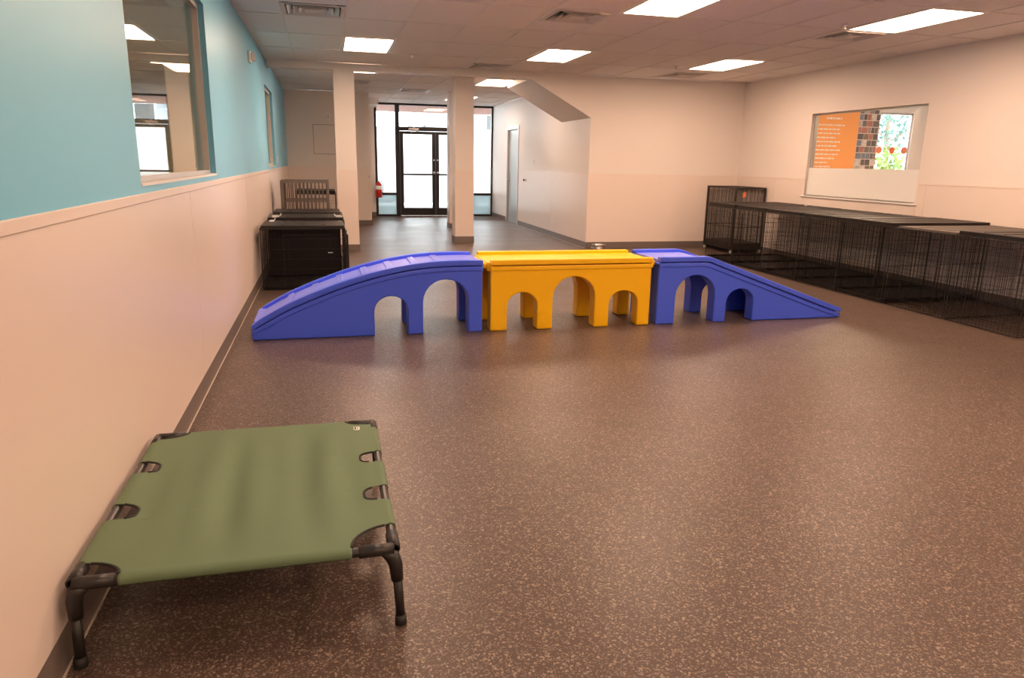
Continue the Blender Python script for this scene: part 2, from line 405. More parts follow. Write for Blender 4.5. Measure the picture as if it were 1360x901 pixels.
# ------------------------------------------------------------------ windows in the left wall
def side_window(name, w, label):
    y0, y1, z0, z1 = w
    g = MB().box(-.064, y0+.03, z0+.03, -.058, y1-.03, z1-.03)
    win = struct(g.build(name, m_glass), label)
    f = MB()
    for a in ((y0, z0, y0+.035, z1), (y1-.035, z0, y1, z1), (y0+.035, z0, y1-.035, z0+.035), (y0+.035, z1-.035, y1-.035, z1)):
        f.box(-.072, a[0], a[1], -.038, a[2], a[3])
    f.build('frame', m_alu, win)
    r = MB()
    for a in ((y0, z0, y0+.008, z1), (y1-.008, z0, y1, z1), (y0, z1-.008, y1, z1), (y0, z0, y1, z0+.008)):
        r.box(-.12, a[0], a[1], -.073, a[2], a[3])
    r.build('inner_reveal', m_yellowtrim, win)
    MB().box(-.035, y0, z0-.001, .004, y1, z0+.012).build('sill', m_white, win)
    return win
side_window('window_1', W1, 'large mirror-like window set in the aqua wall')
side_window('window_2', W2, 'narrow looking far window in the aqua wall beside the beam')
# the neighbouring room on the left
nb = MB(); nb.box(-4.6, FY, 0, -4.5, 16.2, H).box(-4.5, FY, H, -.12, 16.2, H+.1).box(-4.5, 16.1, 0, -.12, 16.2, H).box(-4.5, FY-.1, 0, -.12, FY, H)
struct(nb.build('wall_neighbour_room', m_roomy)); struct(MB().box(-4.6, FY, -.12, -.12, 16.2, 0).build('floor_neighbour_room', m_floor))
for lx, ly, ll in ((-2.6, 5.6, 'added fill lamp seen dimly through the large aqua wall window'), (-2.6, 9.0, 'farther added fill lamp in the room behind the large aqua wall window'), (-1.6, 12.4, 'farthest added fill lamp in the room behind the aqua wall')):  # lamps added as fill so the room behind the glass isn't black
    ceiling_light(lx, ly, 1.2, ll, 'added fill lamps next door')

# ------------------------------------------------------------------ right window and the lobby behind it
y0, y1, z0, z1 = W3
win3 = struct(MB().box(RX+.07, y0+.02, 1.385, RX+.076, y1-.02, z1-.02).build('window_3', m_glass), 'internal window in the right wall, frosted along its foot')
MB().box(RX+.03, y0+.012, z0+.012, RX+.036, y1-.012, 1.385).build('frosted_pane', m_frost, win3)
f = MB()
for a in ((y0, z0, y0+.02, z1), (y1-.02, z0, y1, z1), (y0, z0, y1, z0+.02), (y0, z1-.02, y1, z1)): f.box(RX+.05, a[0], a[1], RX+.10, a[2], a[3])
f.build('frame', m_alu, win3)
MB().box(RX-.02, y0-.05, z0-.022, RX+.10, y1+.06, z0).build('sill', m_white, win3, bevel=.003)
LY = 12.5
lob = MB(); LW = (11.36, 12.16, .75, 2.47)
xs = [7.81, LW[0], LW[1], 15]
lob.box(7.81, LY, 0, LW[0], LY+.12, 2.9).box(LW[1], LY, 0, 15, LY+.12, 2.9).box(LW[0], LY, 0, LW[1], LY+.12, LW[2]).box(LW[0], LY, LW[3], LW[1], LY+.12, 2.9)
lob.box(14.9, 4, 0, 15, LY, 2.9).box(7.81, 3.9, 0, 15, 4, 2.9)
struct(lob.build('wall_lobby', m_wall)); struct(MB().box(7.81, 3.9, -.12, 15, LY+.12, 0).build('floor_lobby', m_floor)); struct(MB().box(7.81, 3.9, 2.9, 15, LY+.12, 3.0).build('ceiling_lobby', m_tile))
w5 = struct(MB().box(LW[0], LY+.05, LW[2], LW[1], LY+.056, LW[3]).build('window_5', m_glass), 'lobby window onto greenery seen through the internal window')
f = MB()
for a in ((LW[0], LW[2], LW[0]+.04, LW[3]), (LW[1]-.04, LW[2], LW[1], LW[3]), (LW[0], LW[2], LW[1], LW[2]+.04), (LW[0], LW[3]-.04, LW[1], LW[3])): f.box(a[0], LY+.03, a[1], a[2], LY+.09, a[3])
f.build('frame', m_alu, w5)
for i, x in enumerate((11.47, 11.77, 12.06)):
    MB().lathe([(0, 0), (.072, 0), (.072, -.003), (0, -.003)], (x, LY+.045, 1.755), 18, 'y').build('orange_decal', m_orange, w5)
for lx, ly in ((8.9, 9.6), (11.2, 9.6), (8.8, 6.6), (11, 6.6)):  # unseen lamps added to bring the lobby up to brightness
    t = thing('ceiling_light', 'unseen lamp panel added to light the lobby behind the internal window', 'light', (lx, ly, 2.9), 0, 'added lobby lamp panels')
    MB().box(0, 0, -.01, .61, 1.2, 0).build('frame', m_white, t); MB().box(.03, .03, -.014, .58, 1.17, -.01).build('diffuser', m_lamp, t)
# orange wall graphic with rows of white lettering (too small to read in the photograph)
gr = thing('wall_graphic', 'orange wall graphic with rows of white lettering seen through the internal window', 'sign', (9.78, LY, 0))
m_og = mat('orange_print', (.90, .36, .06), .5); m_txt = mat('white_print', (.85, .82, .76), .5)
MB().box(0, -.012, .95, 1.10, 0, 2.55).build('backing', m_og, gr)
tx = MB(); rr = random.Random(3)
def line(x, z, L, h):
    e = x+L
    while x < e:
        w = rr.uniform(.03, .10); tx.box(x, -.015, z, min(x+w, e), -.012, z+h); x += w+.018
line(.36, 2.30, .34, .036)
for k, L in enumerate((.72, .60, .62, .52, .64, .58, .66, .62, .55, .40, .48)):
    line(.08, 2.18-.078*k, L, .026)
tag(tx.build('lettering', m_txt, gr), 'rows of small white lettering', kind='stuff')
cg = thing('photo_collage', 'collage of small photographs between orange graphic and lobby window', 'photographs', (10.88, LY-.001, 0))
MB().box(0, -.01, .95, .47, 0, 2.55).build('backing', mat('collage_board', (.72, .66, .62), .6), cg)
pm = [mat('photo_print', c, .4, var=.6, vscale=28) for c in ((.45, .44, .46), (.05, .05, .06), (.28, .22, .20), (.40, .15, .11), (.66, .62, .60), (.14, .19, .27), (.16, .12, .09), (.10, .10, .12))]
for r in range(13):
    x = .008; h = .108
    while x < .45:
        w = min(random.choice((.085, .10, .13, .065)), .462-x)
        if w > .03: MB().box(x, -.016, 2.43-r*.122, x+w, -.010, 2.43-r*.122+h).build('photo', random.choice(pm), cg)
        x += w+.013

# ------------------------------------------------------------------ storefront
sf = struct(MB().box(2.02, SY, .59, 2.47, SY+.012, 2.70).build('window_4', m_glass), 'dark framed entrance glazing at the end of the passage')
MB().box(2.02, SY, .05, 2.47, SY+.012, .53).build('lower_pane', m_frost2, sf)
MB().box(2.575, SY, 2.20, 4.37, SY+.012, 2.70).build('transom_pane', m_glass, sf)
MB().box(4.45, SY, .59, 4.91, SY+.012, 2.70).build('side_pane', m_glass, sf); MB().box(4.45, SY, .05, 4.91, SY+.012, .53).build('lower_pane', m_frost2, sf)
def bar(x0, z0, x1, z1): MB().box(x0, SY-.04, z0, x1, SY+.06, z1).build('mullion', m_bronze, sf)
bar(1.96, 0, 2.02, H); bar(2.47, 0, 2.575, H); bar(4.37, 0, 4.45, H); bar(4.91, 0, 4.95, H)
bar(2.02, 2.70, 2.47, H); bar(2.575, 2.70, 4.37, H); bar(4.45, 2.70, 4.91, H)
bar(2.02, .53, 2.47, .59); bar(4.45, .53, 4.91, .59); bar(2.02, 0, 2.47, .05); bar(4.45, 0, 4.91, .05); bar(2.575, 2.10, 4.37, 2.20)
dr = struct(MB().box(2.575, SY-.02, 0, 4.37, SY+.05, .015).build('door_1', m_steel), 'dark framed glass double doors at the end of the passage')
def leaf(x0, x1, hx):
    st = .085
    m = MB().box(x0, SY-.03, .02, x0+st, SY+.02, 2.09).box(x1-st, SY-.03, .02, x1, SY+.02, 2.09).box(x0+st, SY-.03, .02, x1-st, SY+.02, .21).box(x0+st, SY-.03, 2.02, x1-st, SY+.02, 2.09)
    l = m.build('door_leaf', m_bronze, dr)
    MB().box(x0+st, SY-.045, 1.02, x1-st, SY+.005, 1.065).build('push_bar', m_bronze, l)
    MB().box(x0+st, SY, .21, x1-st, SY+.01, 2.02).build('pane', m_glass, l)
    MB().lathe([(0, 0), (.022, 0), (.022, -.02), (.03, -.03), (.03, -.05), (0, -.055)], (hx, SY-.03, 1.09), 12, 'y').build('door_knob', m_steel, l, smooth=True)
    MB().lathe([(0, 0), (.022, 0), (.02, -.015), (0, -.016)], (hx, SY-.03, 1.40), 12, 'y').build('lock_cylinder', m_steel, l)
leaf(2.58, 3.470, 3.43); leaf(3.475, 4.365, 3.52)
c_ = MB().box(2.80, SY-.09, 2.12, 3.05, SY-.04, 2.165).rod((2.95, SY-.07, 2.11), (3.02, SY-.2, 2.09), .01, 6).rod((3.02, SY-.2, 2.09), (2.85, SY-.1, 2.06), .008, 6).lathe([(0, -.01), (.02, -.01), (.02, .03), (0, .03)], (2.93, SY-.07, 2.16), 10)
c_.build('door_closer', m_steel, dr)

# metal door in the passage wall
d2 = struct(MB().box(PX+.03, DD[0]+.03, .012, PX+.075, DD[1]-.03, DD[3]-.03).build('door_2', m_doorblue), 'grey blue metal door in the passage wall')
m_dfr = mat('pale_frame_enamel', (.56, .55, .53), .35)
fr = MB()
for a in ((DD[0]-.05, 0, DD[0]+.03, DD[3]+.05), (DD[1]-.03, 0, DD[1]+.05, DD[3]+.05), (DD[0]+.03, DD[3]-.03, DD[1]-.03, DD[3]+.05)): fr.box(PX-.012, a[0], a[1], PX+.12, a[2], a[3])
fr.build('door_frame', m_dfr, d2)
h = MB().lathe([(0, 0), (.028, 0), (.028, -.01), (.012, -.014), (.012, -.05), (0, -.05)], (PX+.03, 16.92, 1.0), 12, 'x').rod((PX-.015, 16.92, 1.0), (PX-.02, 16.80, 1.0), .010, 8)
h.build('door_handle', m_steel, d2, smooth=True)
for z in (.3, 1.07, 1.85): MB().box(PX-.016, DD[0]+.01, z-.06, PX+.03, DD[0]+.035, z+.06).build('hinge', m_steel, d2)

# outside the storefront
struct(MB().box(-30, SY+.06, -.2, 40, 60, -.06).build('ground_outside', mat('pale_concrete', (.42, .42, .41), .9, var=.1, vscale=1)))
m_soffit = mat('rust_brown_boards', (.17, .032, .005), .7, var=.15, vscale=3)
so = thing('entrance_canopy', 'rust brown soffit of the canopy outside the entrance glazing', 'canopy', (0, SY+.06, 2.83))
for k in range(11): MB().box(-8, .05+k*.42, 0, 16, .05+k*.42+.40, .03).build('soffit_board', m_soffit, so, bevel=.006, seg=1)
MB().box(-8, .0, .03, 16, 4.65, .25).build('roof_deck', m_soffit, so); MB().box(-8, 4.65, 0, 16, 4.72, .25).build('fascia', mat('fascia_paint', (.42, .40, .40), .6), so)
fn = thing('vinyl_fence', 'tall white vinyl fence outside the entrance doors', 'fence', (0, 24, -.06))
m_vinyl = mat('white_vinyl', (.85, .87, .88), .4)
for k in range(-6, 10):
    x = k*1.85
    MB().box(x, 0, 0, x+.11, .11, 2.5).build('fence_post', m_vinyl, fn, bevel=.008)
    for j in range(6): MB().box(x+.11+j*.29+.002, .03, .22, x+.11+(j+1)*.29-.002, .07, 2.36).build('fence_board', m_vinyl, fn)
    for z in (.1, 2.34): MB().box(x+.11, .02, z, x+1.85, .09, z+.13).build('fence_rail', m_vinyl, fn)
def house(x0, x1, y0, y1, zw, zr, label, col):
    t = thing('house', label, 'house', (0, 0, -.06), 0, 'houses beyond the fence')
    MB().prism([(x0, 0), (x1, 0), (x1, zw), ((x0+x1)/2, zr), (x0, zw)], 'y', y0, y1).build('walls', mat('house_siding', col, .7), t)
    rm = mat('grey_shingle', (.075, .08, .09), .9); xm = (x0+x1)/2
    for s in (-1, 1):
        xe = xm+s*((x1-x0)/2+.5); ze = zw-(zr-zw)*.5/((x1-x0)/2)
        a = [(xm, zr+.02), (xe, ze+.02), (xe, ze+.22), (xm, zr+.22)]
        MB().prism(a, 'y', y0-.5, y1+.5).build('roof_slope', rm, t)
    for k in range(2):
        xa = x0+(x1-x0)*(.2+.4*k); wd = MB().box(xa, y0-.04, 2.9, xa+1.1, y0, 4.1).build('window_frame', m_vinyl, t); MB().box(xa+.08, y0-.06, 2.98, xa+1.02, y0-.04, 4.02).build('window_pane', m_dark, wd)
house(6.3, 12.0, 42, 52, 3.4, 6.0, 'far grey roofed house seen above the fence at right', (.16, .17, .18))
house(-9.5, -4.4, 44, 54, 3.2, 5.2, 'far grey roofed house beyond the fence at left', (.2, .21, .22))

# greenery outside the lobby window
def plant(name, label, cat, x, y, h, r, n, cols, z_low, seed, trunk=True):
    t = thing(name, label, cat, (x, y, -.06)); R = random.Random(seed)
    if trunk:
        tk = MB().tube([(0, 0, 0), (.03, 0, h*.3), (-.04, .03, h*.6), (0, 0, h*.9)], [.09, .07, .05, .02], 8)
        for k in range(7):
            a = R.uniform(0, 2*PI); zz = h*R.uniform(.3, .75); tk.tube([(0, 0, zz), (r*.5*math.cos(a), r*.5*math.sin(a), zz+.35*r), (r*.8*math.cos(a), r*.8*math.sin(a), zz+.7*r)], [.03, .02, .008], 5)
        tk.build('trunk', mat('bark', (.14, .10, .07), .9), t)
    for ci, c in enumerate(cols):
        lf = MB()
        for k in range(n//len(cols)):
            while True:
                p = Vector((R.uniform(-1, 1), R.uniform(-1, 1), R.uniform(-1, 1)))
                if p.length < 1: break
            p = Vector((p.x*r, p.y*r, (h+z_low)/2+p.z*(h-z_low)/2)); s = R.uniform(.04, .085)
            u = Vector((R.uniform(-1, 1), R.uniform(-1, 1), R.uniform(-1, 1))).normalized(); v = u.cross(Vector((R.uniform(-1, 1), R.uniform(-1, 1), R.uniform(-1, 1)))).normalized()
            q = u.cross(v)
            lf.add([p-u*s, p+v*s*.5, p+u*s, p-v*s*.5, p+q*s*.15], [(0, 1, 4), (1, 2, 4), (2, 3, 4), (3, 0, 4)])
        tag(lf.build('foliage', mat('leaf_green', c, .6), t), kind='stuff')
plant('tree', 'leafy blue green tree outside the lobby window', 'tree', 14.3, 15.6, 4.2, 1.5, 2600, ((.012, .055, .045), (.03, .10, .075)), 1.9, 1)
plant('shrub', 'yellow green shrub outside the lobby window', 'shrub', 13.4, 14.4, 1.95, .9, 2200, ((.07, .13, .015), (.13, .16, .02)), .2, 2, False)

# ------------------------------------------------------------------ small wall fittings
t = thing('alarm_strobe', 'small white alarm strobe high on the aqua wall', 'alarm', (0, 8.75, 2.45))
MB().box(0, -.06, -.06, .03, .06, .06).build('housing', m_white, t, bevel=.008); MB().box(.03, -.035, -.045, .07, .035, .045).build('lens', mat('clear_lens', (.75, .72, .68), .15), t, bevel=.012)
t = thing('light_switch', 'white light switch low on the far aqua wall', 'switch', (0, 12.75, 1.36)); MB().box(0, -.04, -.06, .006, .04, .06).build('plate', m_white, t, bevel=.002); MB().box(.006, -.012, -.025, .012, .012, .025).build('rocker', m_clip, t)
t = thing('light_switch', 'white switch on the passage wall above its rail', 'switch', (PX, 14.75, 1.40)); MB().box(-.006, -.04, -.06, 0, .04, .06).build('plate', m_white, t, bevel=.002); MB().box(-.012, -.012, -.025, -.006, .012, .025).build('rocker', m_clip, t)
t = thing('door_stop', 'small steel door stop on the passage wall right of the blue door', 'door stop', (PX-.004, 15.3, 1.02)); MB().lathe([(0, 0), (.03, 0), (.03, -.008), (.012, -.014), (.012, -.04)], (0, 0, 0), 12, 'x').build('base', m_steel, t, smooth=True); MB().lathe([(.012, -.04), (.025, -.042), (.025, -.058), (0, -.06)], (0, 0, 0), 12, 'x').build('bumper', m_blackr, t)
t = thing('wall_hook', 'small hook on the storage wall edge near the extinguisher', 'hook', (1.66, 16.064, 1.03)); MB().box(-.02, 0, -.02, .02, -.006, .02).build('plate', m_steel, t); MB().tube([(0, -.006, 0), (0, -.04, -.01), (0, -.05, .015)], .006, 6).build('prong', m_steel, t)
t = thing('access_panel', 'flush square access panel on the grey storage wall', 'panel', (.80, 16.07, 1.78))
m_gap = mat('hatch_outline', (.30, .26, .24), .8)  # darker outline around the hatch
MB().box(-.26, -.004, -.30, .26, 0, .30).build('frame', m_gap, t); MB().box(-.25, -.008, -.29, .25, -.004, .29).build('hatch', m_wall, t)
t = thing('wall_sensor', 'small white sensor on storage wall above the access panel', 'sensor', (.86, 16.07, 2.24)); MB().box(-.035, -.03, -.06, .035, 0, .06).build('housing', m_white, t, bevel=.006); MB().box(-.02, -.034, -.03, .02, -.03, .03).build('lens', m_ventm, t)

t = thing('fire_extinguisher', 'red fire extinguisher hanging beside the entrance glazing', 'extinguisher', (2.03, SY-.14, .47))
MB().lathe([(0, 0), (.07, 0), (.078, .012), (.078, .30), (.07, .335), (.045, .36), (.025, .372), (.025, .385), (0, .385)], (0, 0, 0), 20).build('cylinder', m_red, t, smooth=True)
MB().lathe([(.0785, .20), (.0785, .29)], (0, 0, 0), 20).build('label_band', m_label, t, smooth=True)
MB().box(-.02, -.02, .385, .02, .02, .42).box(-.015, -.10, .42, .015, .03, .432).box(-.012, -.09, .40, .012, .0, .408).build('valve_handle', m_steel, t)
MB().tube([(.02, 0, .40), (.09, -.01, .38), (.10, -.01, .28), (.09, -.02, .12)], .011, 8).build('hose', m_blackr, t, smooth=True)
MB().box(-.03, .075, .1, .03, .10, .40).build('wall_bracket', m_steel, t)

t = thing('dog_bowl', 'shiny steel dog bowl on floor against the back wall', 'bowl', (5.10, 11.21, 0))
MB().lathe([(0, .006), (.10, .006), (.105, 0), (.128, .0), (.118, .04), (.105, .085), (.112, .09), (.118, .088), (.108, .08), (.095, .05), (.08, .015), (0, .012)], (0, 0, 0), 28).build('bowl_body', m_steel, t, smooth=True)
MB().lathe([(.1285, 0), (.131, .004), (.128, .014), (.124, .012)], (0, 0, 0), 28).build('rubber_ring', m_blackr, t)

# ------------------------------------------------------------------ the three-piece play bridge
YF, YB_ = 5.755, 6.335
PT = .135                                    # thickness of each arched side
def offset_band(top, d0, d1):
    """band under a polyline of top points (list of (x,z)), d0..d1 below it"""
    def off(d):
        out = []
        for i, p in enumerate(top):
            a = Vector(top[max(i-1, 0)]); b = Vector(top[min(i+1, len(top)-1)]); t = (b-a).normalized()
            n = Vector((t.y, -t.x)); out.append((p[0]+n.x*d, p[1]+n.y*d))
        out[0] = (top[0][0], out[0][1]); out[-1] = (top[-1][0], out[-1][1]); return out
    return off(d0)+off(d1)[::-1]
def arch(xa, xb, zs, n=12):
    """points of an open arch from its left foot to its right foot (semi-ellipse on vertical sides)"""
    xc, r, = (xa+xb)/2, (xb-xa)/2
    return [(xa, 0)]+[(xc-r*math.cos(PI*k/n), zs[0]+(zs[1]-zs[0])*math.sin(PI*k/n)) for k in range(n+1)]+[(xb, 0)]
def band3d(mb, top, d0, d1, y0, y1, close=True):
    poly = offset_band(top, d0, d1); n = len(top)
    V = [(p[0], y0, p[1]) for p in poly]+[(p[0], y1, p[1]) for p in poly]; N = len(poly); F = []
    for i in range(n-1):
        j = N-1-i; F += [(i, i+1, j-1, j), (N+i, N+j, N+j-1, N+i+1)]
    F += [(i, N+i, N+(i+1) % N, (i+1) % N) for i in range(N)]
    mb.add(V, F)
def lower(top, d=.05): return offset_band(top, 0, d)[len(top):][::-1]
def fixn(o):
    bm = bmesh.new(); bm.from_mesh(o.data); bmesh.ops.recalc_face_normals(bm, faces=bm.faces); bm.to_mesh(o.data); bm.free(); return o
def bridge_piece(name, label, top, outline, m, mdeck, deck_drop, deck_x, cleats=(), deck_m2=None, z_end=None, outline_rear=None):
    t = thing(name, label, 'play bridge', (0, 0, 0), 0, 'three piece play bridge')
    for k, (a, b) in enumerate(((YF, YF+PT), (YB_-PT, YB_))):
        s = MB().prism(outline, 'y', a, b).build('side_panel', m, t, bevel=.012, seg=3); fixn(s)
        y = YF if k == 0 else YB_
        for d0, d1, pr in ((.0, .040, .022), (.050, .086, .013)):
            mb = MB(); sg = -1 if k == 0 else 1
            ya, yb = (y-pr, y+.045) if k == 0 else (y-.045, y+pr)
            band3d(mb, top, d0-(.004 if d0 == 0 else 0), d1, ya, yb)
            q = mb.build('rail_moulding', m, s, bevel=.006, seg=2); fixn(q)
    mb = MB(); tp = [p for p in top if deck_x[0] <= p[0] <= deck_x[1]]
    tp = [(deck_x[0], top[0][1] if z_end is None else z_end)]+tp[1:] if z_end is not None else tp
    tp = [(deck_x[0], tp[0][1])]+tp+[(deck_x[1], tp[-1][1])] if z_end is None else tp+[(deck_x[1], tp[-1][1])]
    tp = [p for i, p in enumerate(tp) if i == 0 or abs(p[0]-tp[i-1][0]) > 1e-4]
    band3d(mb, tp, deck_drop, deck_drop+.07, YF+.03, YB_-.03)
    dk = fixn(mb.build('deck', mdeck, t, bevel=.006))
    for (x, z, sl) in cleats:
        c = MB().box(-.028, YF+.06, 0, .028, YB_-.06, .014)
        c.v = [(x+p[0]*math.cos(sl)-p[2]*math.sin(sl), p[1], z+p[0]*math.sin(sl)+p[2]*math.cos(sl)) for p in c.v]
        c.build('cleat', mdeck, t, bevel=.005)
    return t
# left: curved ramp
topL = [(.155, .118), (.225, .170), (.421, .277), (.653, .374), (.886, .457), (1.123, .524), (1.362, .572), (1.605, .597), (1.853, .602), (1.985, .600)]
def smooth_top(P, n=4):
    out = []
    for i in range(len(P)-1):
        p0, p1, p2, p3 = [Vector(P[max(0, min(len(P)-1, i+k))]) for k in (-1, 0, 1, 2)]
        for k in range(n):
            s = k/n; v = .5*((2*p1)+(p2-p0)*s+(2*p0-5*p1+4*p2-p3)*s*s+(3*p1-p0-3*p2+p3)*s**3); out.append((v.x, v.y))
    out.append(P[-1]); return out
tL = [topL[0]]+smooth_top(topL[1:], 3)
outL = lower(tL)[::-1]+[(.155, 0)]+arch(1.098, 1.366, (.200, .322))+arch(1.492, 1.866, (.265, .448))+[(1.985, 0)]
def slope_at(P, x):
    for a, b in zip(P, P[1:]):
        if a[0] <= x <= b[0]:
            s = (b[1]-a[1])/(b[0]-a[0]); return a[1]+s*(x-a[0]), math.atan(s)
cl = []
for x in (.44, .64, .84, 1.04, 1.24, 1.44, 1.64):
    z, s = slope_at(tL, x); cl.append((x, z-.026, s))
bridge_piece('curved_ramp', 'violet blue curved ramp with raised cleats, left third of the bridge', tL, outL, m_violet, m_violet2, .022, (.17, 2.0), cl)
# middle: yellow bridge
topM = [(2.055, .600), (3.50, .600)]
outM = [(3.50, .550), (2.055, .550), (2.055, 0)]+arch(2.198, 2.462, (.205, .324))+arch(2.600, 2.980, (.27, .450))+arch(3.114, 3.383, (.205, .316))+[(3.50, 0)]
by = bridge_piece('yellow_bridge', 'bright yellow bridge with three arches, middle of the play bridge', topM, outM, m_yel, m_yel, .022, (2.03, 3.525))
for x0, x1 in ((2.005, 2.06), (3.495, 3.555)): MB().box(x0, YF+.06, .525, x1, YB_-.06, .568).build('connecting_lip', m_yel, by, bevel=.008)
# right: straight ramp with a flat landing
topR = [(3.568, .600), (3.60, .602), (4.02, .602), (4.075, .592), (4.14, .567), (5.36, .128), (5.475, .088)]
outR = lower(topR)[::-1]+[(3.568, 0)]+arch(3.748, 4.135, (.25, .438))+arch(4.258, 4.535, (.175, .303))+[(5.475, 0)]
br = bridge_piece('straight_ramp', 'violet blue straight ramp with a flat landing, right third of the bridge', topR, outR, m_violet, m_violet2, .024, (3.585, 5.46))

# ------------------------------------------------------------------ green raised cot
CZ = .245; cx0, cx1, cy0, cy1 = .045, .918, 1.985, 3.075
cot = thing('raised_dog_cot', 'green canvas raised dog cot on black legs beside the aqua wall', 'dog cot', (0, 0, 0))
def cut(y):
    """depth of the left and the right cut-outs at y"""
    def side(c, hw, dp): 
        u = (y-c)/hw; return dp*(max(0, 1-u**4))**.5 if abs(u) < 1 else 0
    l = max(side(2.375, .055, .075), side(2.735, .05, .07)); r = max(side(2.35, .055, .07), side(2.67, .05, .07))
    def corner(d, L, w): u = d/L; return w*math.sqrt(max(0, 1-u*u)) if u < 1 else 0
    l = max(l, corner(y-cy0, .075, .115), corner(cy1-y, .06, .12)); r = max(r, corner(y-cy0, .125, .125), corner(cy1-y, .05, .115))
    return l, r
ys = [cy0+(cy1-cy0)*k/150 for k in range(151)]; NX = 44; V = []; F = []
for y in ys:
    l, r = cut(y); xa, xb = cx0+l, cx1-r
    for i in range(NX+1):
        s = i/NX; s = .5-.5*math.cos(PI*s)*(.35)-.325*(1-2*s)
        x = xa+(xb-xa)*s; u = (x-cx0)/(cx1-cx0); v = (y-cy0)/(cy1-cy0)
        sag = -.014*math.sin(PI*u)*math.sin(PI*v)
        wr_ = .009*math.sin(PI*v)*(math.sin(24*u+1.5*math.sin(3*v))+.6*math.sin(41*u+2*v)+.5*math.sin(13*u-4*v))
        V.append((x, y, CZ+.016+sag+wr_*math.sin(PI*u)**.5 if 0 < u < 1 else CZ+.016))
for j in range(150):
    for i in range(NX):
        a = j*(NX+1)+i; F.append((a, a+1, a+NX+2, a+NX+1))
# hems that wrap the four tubes
def hem(idx_list, nx, ny):
    prev = idx_list
    for k in range(1, 6):
        t = k/5*PI*.75; cur = []
        for i in idx_list:
            p = V[i]; V.append((p[0]+nx*.017*math.sin(t), p[1]+ny*.017*math.sin(t), p[2]-.017*(1-math.cos(t)))); cur.append(len(V)-1)
        for a in range(len(prev)-1): F.append((prev[a], prev[a+1], cur[a+1], cur[a]))
        prev = cur
hem(list(range(NX+1)), 0, -1); hem([150*(NX+1)+i for i in range(NX+1)], 0, 1)
def runs(sd):
    out = []; cur = []
    for j, y in enumerate(ys):
        if cut(y)[sd] == 0: cur.append(j*(NX+1)+(NX if sd else 0))
        elif cur: out.append(cur); cur = []
    if cur: out.append(cur)
    return out
for rn in runs(0): hem(rn, -1, 0)
for rn in runs(1): hem(rn, 1, 0)
sh = fixn(MB().add(V, F).build('canvas', m_green, cot, smooth=True))
so_ = sh.modifiers.new('thickness', 'SOLIDIFY'); so_.thickness = .002; so_.offset = 0
# dark binding along each cut-out
def bind(pts): MB().tube(pts, .0045, 6).build('binding', m_bind, cot, smooth=True)
for sd in (0, 1):
    cur = []
    for j, y in enumerate(ys+[99]):
        c = cut(y)[sd] if y < 90 else 0
        if c > 0: cur.append(tuple(V[j*(NX+1)+(NX if sd else 0)]))
        elif cur:
            if len(cur) > 2: bind(cur)
            cur = []
# frame tubes, corner sockets and legs
fx0, fx1, fy0, fy1 = cx0, cx1, cy0, cy1
for a, b in (((fx0, fy0), (fx1, fy0)), ((fx0, fy1), (fx1, fy1)), ((fx0, fy0), (fx0, fy1)), ((fx1, fy0), (fx1, fy1))):
    MB().rod((*a, CZ), (*b, CZ), .0145, 12).build('frame_tube', m_black, cot, smooth=False)
for (x, y, sx, sy) in ((fx0, fy0, 1, 1), (fx1, fy0, -1, 1), (fx0, fy1, 1, -1), (fx1, fy1, -1, -1)):
    c = MB().rod((x, y, CZ), (x+sx*.105, y, CZ), .0195, 12).rod((x, y, CZ), (x, y+sy*.085, CZ), .0195, 12)
    lx = 0 if sx > 0 else .012
    c.tube([(x+sx*.03, y, CZ-.006), (x+sx*.006, y-sy*.002, CZ-.022), (x-sx*.0+lx*.3, y-sy*.006, CZ-.05), (x+lx*.6, y-sy*.009, CZ-.10)], [.016, .024, .0215, .019], 12)
    c.build('corner_socket', m_black, cot, smooth=True)
    MB().tube([(x+lx*.6, y-sy*.009, CZ-.08), (x+lx*1.2, y-sy*.020, .012)], [.0145, .0145], 12).build('leg', m_black, cot, smooth=True)
    MB().tube([(x+lx*1.15, y-sy*.019, .03), (x+lx*1.22, y-sy*.0205, 0)], [.0175, .0185], 12).build('foot_cap', m_blackr, cot, smooth=True)
tg = MB().box(.835, 2.965, CZ+.0165, .860, 3.00, CZ+.0185).build('care_tag', m_label, cot); tg['label'] = 'small white sewn tag'
MB().box(.838, 2.97, CZ+.0185, .845, 2.995, CZ+.019).box(.850, 2.97, CZ+.0185, .853, 2.995, CZ+.019).build('tag_print', m_dark, tg)

